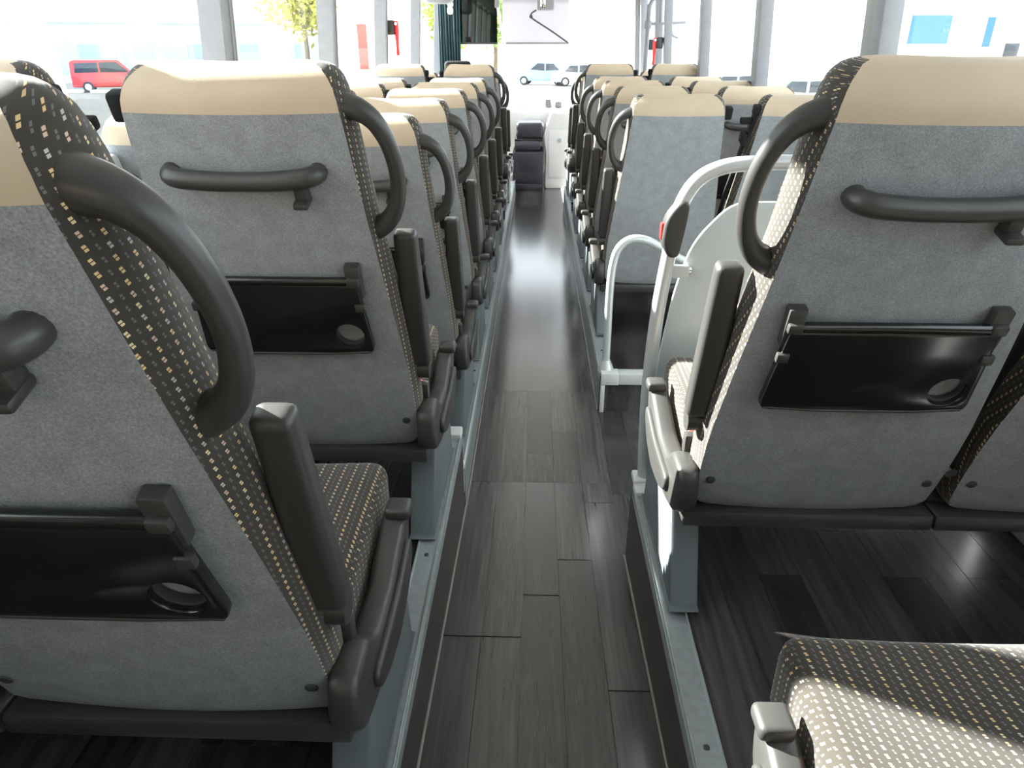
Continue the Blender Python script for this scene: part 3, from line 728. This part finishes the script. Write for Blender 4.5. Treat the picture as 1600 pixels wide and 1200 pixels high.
# ================================================================== OUTSIDE
GZ = -1.05
ASPH = mat('grey_asphalt', (.036, .039, .042), .95, spec=.03, noise=(.6, .12)); PAVE = mat('pale_concrete_yard', (.46, .45, .43), .9, noise=(.3, .08))
struct('ground', box('ground', -220, 220, -120, 260, GZ - .3, GZ), PAVE, 'pale concrete yard around the bus', 'ground')
struct('road', box('road', -40, -8, -60, 66, GZ, GZ + .02), ASPH, 'grey asphalt strip outside the left windows', 'road')
LINEW = mat('white_road_paint', (.75, .75, .72), .8)
for i in range(5):
    o = part('kerb_stone', box('kerb_stone', -31 + i * 2.6, -29 + i * 2.6, 47.6, 48.0, GZ + .02, GZ + .22, .05), LINEW); tag(o, 'white kerb block by the red van, %s from the left' % num[i].replace('nearest', 'first'), 'kerb', 'kerb blocks by the red van')
CGLASS = mat('dark_car_glass', (.03, .04, .05), .08); TYRE = mat('tyre', (.02, .02, .02), .8); LAMP = mat('lamp_lens', (.8, .8, .8), .1)
def car(name, loc, rz, col, L=4.4, H=1.5, Wd=1.8, label='', van=False):
    t = empty(name, loc, rz); tag(t, label, 'car'); m = mat('paint_' + name, col, .25, coat=.6); h = L / 2
    if van: prof = [(-h, .3), (-h, H * .55), (-h + .08, H * .95), (-h + .3, H), (h * .25, H), (h * .55, H * .62), (h * .95, H * .5), (h, .3)]
    else: prof = [(-h, .3), (-h, H * .58), (-h * .78, H * .64), (-h * .5, H * .97), (-h * .3, H), (h * .15, H), (h * .45, H * .66), (h * .92, H * .52), (h, H * .4), (h, .3)]
    part('body', plate('body', [rounded(prof, .12, 3)], Wd, lambda p, q, d: (p, d, q), .08, 35), m, t)
    gl = [(-h * .88, H * .6), (-h * .84, H * .9), (h * .2, H * .93), (h * .46, H * .62)] if van else [(-h * .66, H * .66), (-h * .46, H * .92), (h * .12, H * .94), (h * .38, H * .67)]
    for s in (-1, 1):
        cx = sum(p[0] for p in gl) / 4
        left_ = [gl[0], gl[1], (cx - .05, H * .92), (cx - .05, H * .62)]; right_ = [(cx + .05, H * .62), (cx + .05, H * .92), gl[2], gl[3]]
        for g in (left_, right_): part('side_window', plate('side_window', [g], .02, lambda p, q, d: (p, s * (Wd / 2 + .002) + d, q), .004), CGLASS, t)
        for wx in (-h * .62, h * .62):
            w = part('wheel', tube('wheel', [(wx, s * (Wd / 2 - .2), .33), (wx, s * (Wd / 2 + .01), .33)], .33, 18), TYRE, t)
            part('hub_cap', tube('hub_cap', [(wx, s * (Wd / 2 + .01), .33), (wx, s * (Wd / 2 + .03), .33)], .2, 14), POLE, w)
        part('head_lamp', box('head_lamp', h - .06, h + .01, s * Wd * .36 - .15, s * Wd * .36 + .15, H * .40, H * .48, .02), LAMP, t)
        part('tail_lamp', box('tail_lamp', -h - .01, -h + .06, s * Wd * .40 - .1, s * Wd * .40 + .1, H * .42, H * .56, .02), RED, t)
    part('windscreen', plate('windscreen', [[(-.7, 0), (.7, 0), (.58, H * .34), (-.58, H * .34)]], .02, lambda p, q, d: ((h * .44 if not van else h * .52) - q * (.75 if not van else .7) + d, p, H * .64 + q * .85), .003), CGLASS, t)
    return t
car('red_van', (-28.4, 50.6, GZ), math.radians(25), (.45, .012, .014), 4.7, 1.95, 1.9, 'bright red van parked beyond the road on the left', True)
car('white_car', (9.7, 37.5, GZ), math.radians(6), (.8, .82, .84), 4.9, 1.5, 1.85, 'white estate car outside the right windows')
car('silver_car', (11.6, 32.5, GZ), math.radians(-14), (.5, .53, .56), 4.4, 1.45, 1.8, 'silver car nearer the bus outside the right windows')
car('grey_car', (-10.4, 44.0, GZ), math.radians(100), (.35, .45, .52), 4.3, 1.5, 1.8, 'blue-grey car seen through the third left window')
car('blue_car', (.4, 62.0, GZ), math.radians(170), (.25, .4, .75), 4.4, 1.7, 1.8, 'blue car parked far ahead of the windscreen')
car('pale_blue_car', (3.3, 60.0, GZ), math.radians(10), (.5, .6, .8), 4.4, 1.6, 1.8, 'pale blue car parked ahead beside the blue car')

def building(loc, rz, w, d, h, wallc, label, cols, rws, winc, z0=1.2, win=(2.2, 1.6)):
    t = empty('building', loc, rz); tag(t, label, 'building'); m = mat('facade', wallc, .8, noise=(.5, .04)); g = mat('facade_glass', winc, .1)
    part('wall', box('wall', -w / 2, w / 2, 0, d, 0, h), m, t)
    part('roof', box('roof', -w / 2 - .2, w / 2 + .2, -.2, d + .2, h, h + .35), m, t)
    fm = mat('window_frame', (.7, .7, .7), .5)
    for i in range(cols):
        for j in range(rws):
            x = -w / 2 + w * (i + .5) / cols; z = z0 + j * (h - z0) / rws + .6
            f = part('window', box('window', x - win[0] / 2 - .08, x + win[0] / 2 + .08, -.06, .02, z - .08, z + win[1] + .08), fm, t)
            part('pane', box('pane', x - win[0] / 2, x + win[0] / 2, -.09, -.03, z, z + win[1]), g, f)
    return t
building((-46, 84, GZ), math.radians(18), 44, 12, 5.2, (.30, .37, .365), 'long pale teal works building behind the red van', 8, 1, (.2, .27, .28), 1.0)
building((-10, 150, GZ), 0, 40, 14, 12, (.8, .78, .74), 'pale building far ahead seen over the left seats', 7, 3, (.5, .56, .6))
building((44, 74, GZ), math.radians(-28), 60, 14, 10, (.82, .83, .82), 'white hall outside the right windows', 8, 2, (.45, .6, .62))
# parked pale coach on the left rear with its windows
t = empty('parked_coach', (-11.55, 12.0, GZ), 0); tag(t, 'pale parked coach at the far left edge', 'coach')
CO = mat('pale_coach_paint', (.68, .74, .76), .3); CG = mat('coach_glass', (.25, .33, .36), .08)
part('body', box('body', -6, 2.5, 0, 2.5, .35, 2.85, .15, 3), CO, t)
for i in range(4):
    w_ = part('window', box('window', -5.7 + i * 1.9, -4.0 + i * 1.9, -.012, .02, 1.55, 2.62, .01), CG, t)
    for k in range(2): part('seat_head', box('seat_head', -5.4 + i * 1.9 + k * .7, -5.0 + i * 1.9 + k * .7, -.03, -.005, 1.60, 1.85, .012), WHITEP, w_)
part('end_window', box('end_window', 2.49, 2.512, .25, 1.75, 1.55, 2.45, .01), CG, t)
for x in (-4.2, 1.2): part('wheel', tube('wheel', [(x, -.01, .48), (x, .3, .48)], .48, 20), TYRE, t)
# blue lorry on the right
t = empty('lorry', (25.6, 50.0, GZ)); tag(t, 'white lorry with blue side panels outside the right window', 'lorry')
BL = mat('sky_blue_panel', (.03, .125, .34), .5); LW = mat('lorry_white', (.74, .73, .68), .4); LC = mat('lorry_cream', (.36, .34, .29), .5)
part('box_body', box('box_body', -2.7, 3.0, 0, 2.4, .9, 4.75, .05), LC, t)
part('blue_panel', box('blue_panel', -2.5, -.05, -.03, .02, 2.87, 4.45, .01), BL, t, 'sky blue panel'); part('blue_panel', box('blue_panel', 2.15, 2.6, -.03, .02, 2.7, 4.35, .01), BL, t, 'narrow blue panel')
part('skirt', box('skirt', -2.6, .1, -.05, .02, 2.45, 2.85, .01), LW, t); part('roof_strip', box('roof_strip', -2.75, 3.05, -.05, 2.45, 4.7, 4.85, .02), LW, t)
part('cab', box('cab', 3.1, 5.0, .05, 2.35, .6, 3.2, .25, 3), LW, t); part('cab_window', box('cab_window', 3.6, 4.5, .03, .06, 2.0, 2.9, .02), CGLASS, t)
for x in (-1.8, 4.0): part('wheel', tube('wheel', [(x, .0, .5), (x, .35, .5)], .5, 18), TYRE, t)

def tree(loc, h, r, col, label, seed):
    rn = random.Random(seed); t = empty('tree', loc); tag(t, label, 'tree', 'trees ahead of the bus')
    part('trunk', tube('trunk', [(0, 0, 0), (.1, .05, h * .3), (0, .1, h * .65)], [.28, .2, .1], 8), mat('bark', (.12, .09, .06), .9), t)
    vv, ff = [], []
    for k in range(1500):
        th = rn.uniform(0, 6.283); ph = rn.uniform(-1, 1); q = rn.random() ** .4 * (.8 + .35 * math.sin(3 * th + seed) * math.cos(2.3 * ph))
        c = Vector((math.cos(th) * math.sqrt(1 - ph * ph) * r * q, math.sin(th) * math.sqrt(1 - ph * ph) * r * q, h * .65 + ph * h * .34 * q))
        a = Vector((rn.gauss(0, 1), rn.gauss(0, 1), rn.gauss(0, 1))).normalized(); b = a.orthogonal().normalized(); s = rn.uniform(.16, .34); n = len(vv)
        vv += [c + a * s, c + b * s * .5, c - a * s, c - b * s * .5]; ff.append((n, n + 1, n + 2, n + 3))
    lf = part('leaves', me_from('leaves', vv, ff, False), mat('foliage_%d' % seed, col, .7, noise=(1.2, .35)), t); lf['kind'] = 'stuff'
tree((-6.6, 62, GZ), 8, 3.2, (.30, .34, .05), 'yellow-green tree seen through the driver side of the windscreen', 1)
tree((-4.0, 72, GZ), 8.5, 3.2, (.20, .30, .07), 'green tree just right of the yellow-green tree ahead', 2)
tree((-17.4, 58, GZ), 9, 3.0, (.38, .36, .06), 'yellowing tree beside the second left window post', 3)
t = empty('roller_banner', (-12.6, 56, GZ)); tag(t, 'pale red and white banner stand seen through the left windows', 'banner')
part('banner', box('banner', -.35, .35, 0, .05, .6, 4.2, .02), mat('pale_red_print', (.40, .12, .09), .6), t); part('foot', box('foot', -.5, .5, -.3, .3, 0, .6, .05), LW, t)
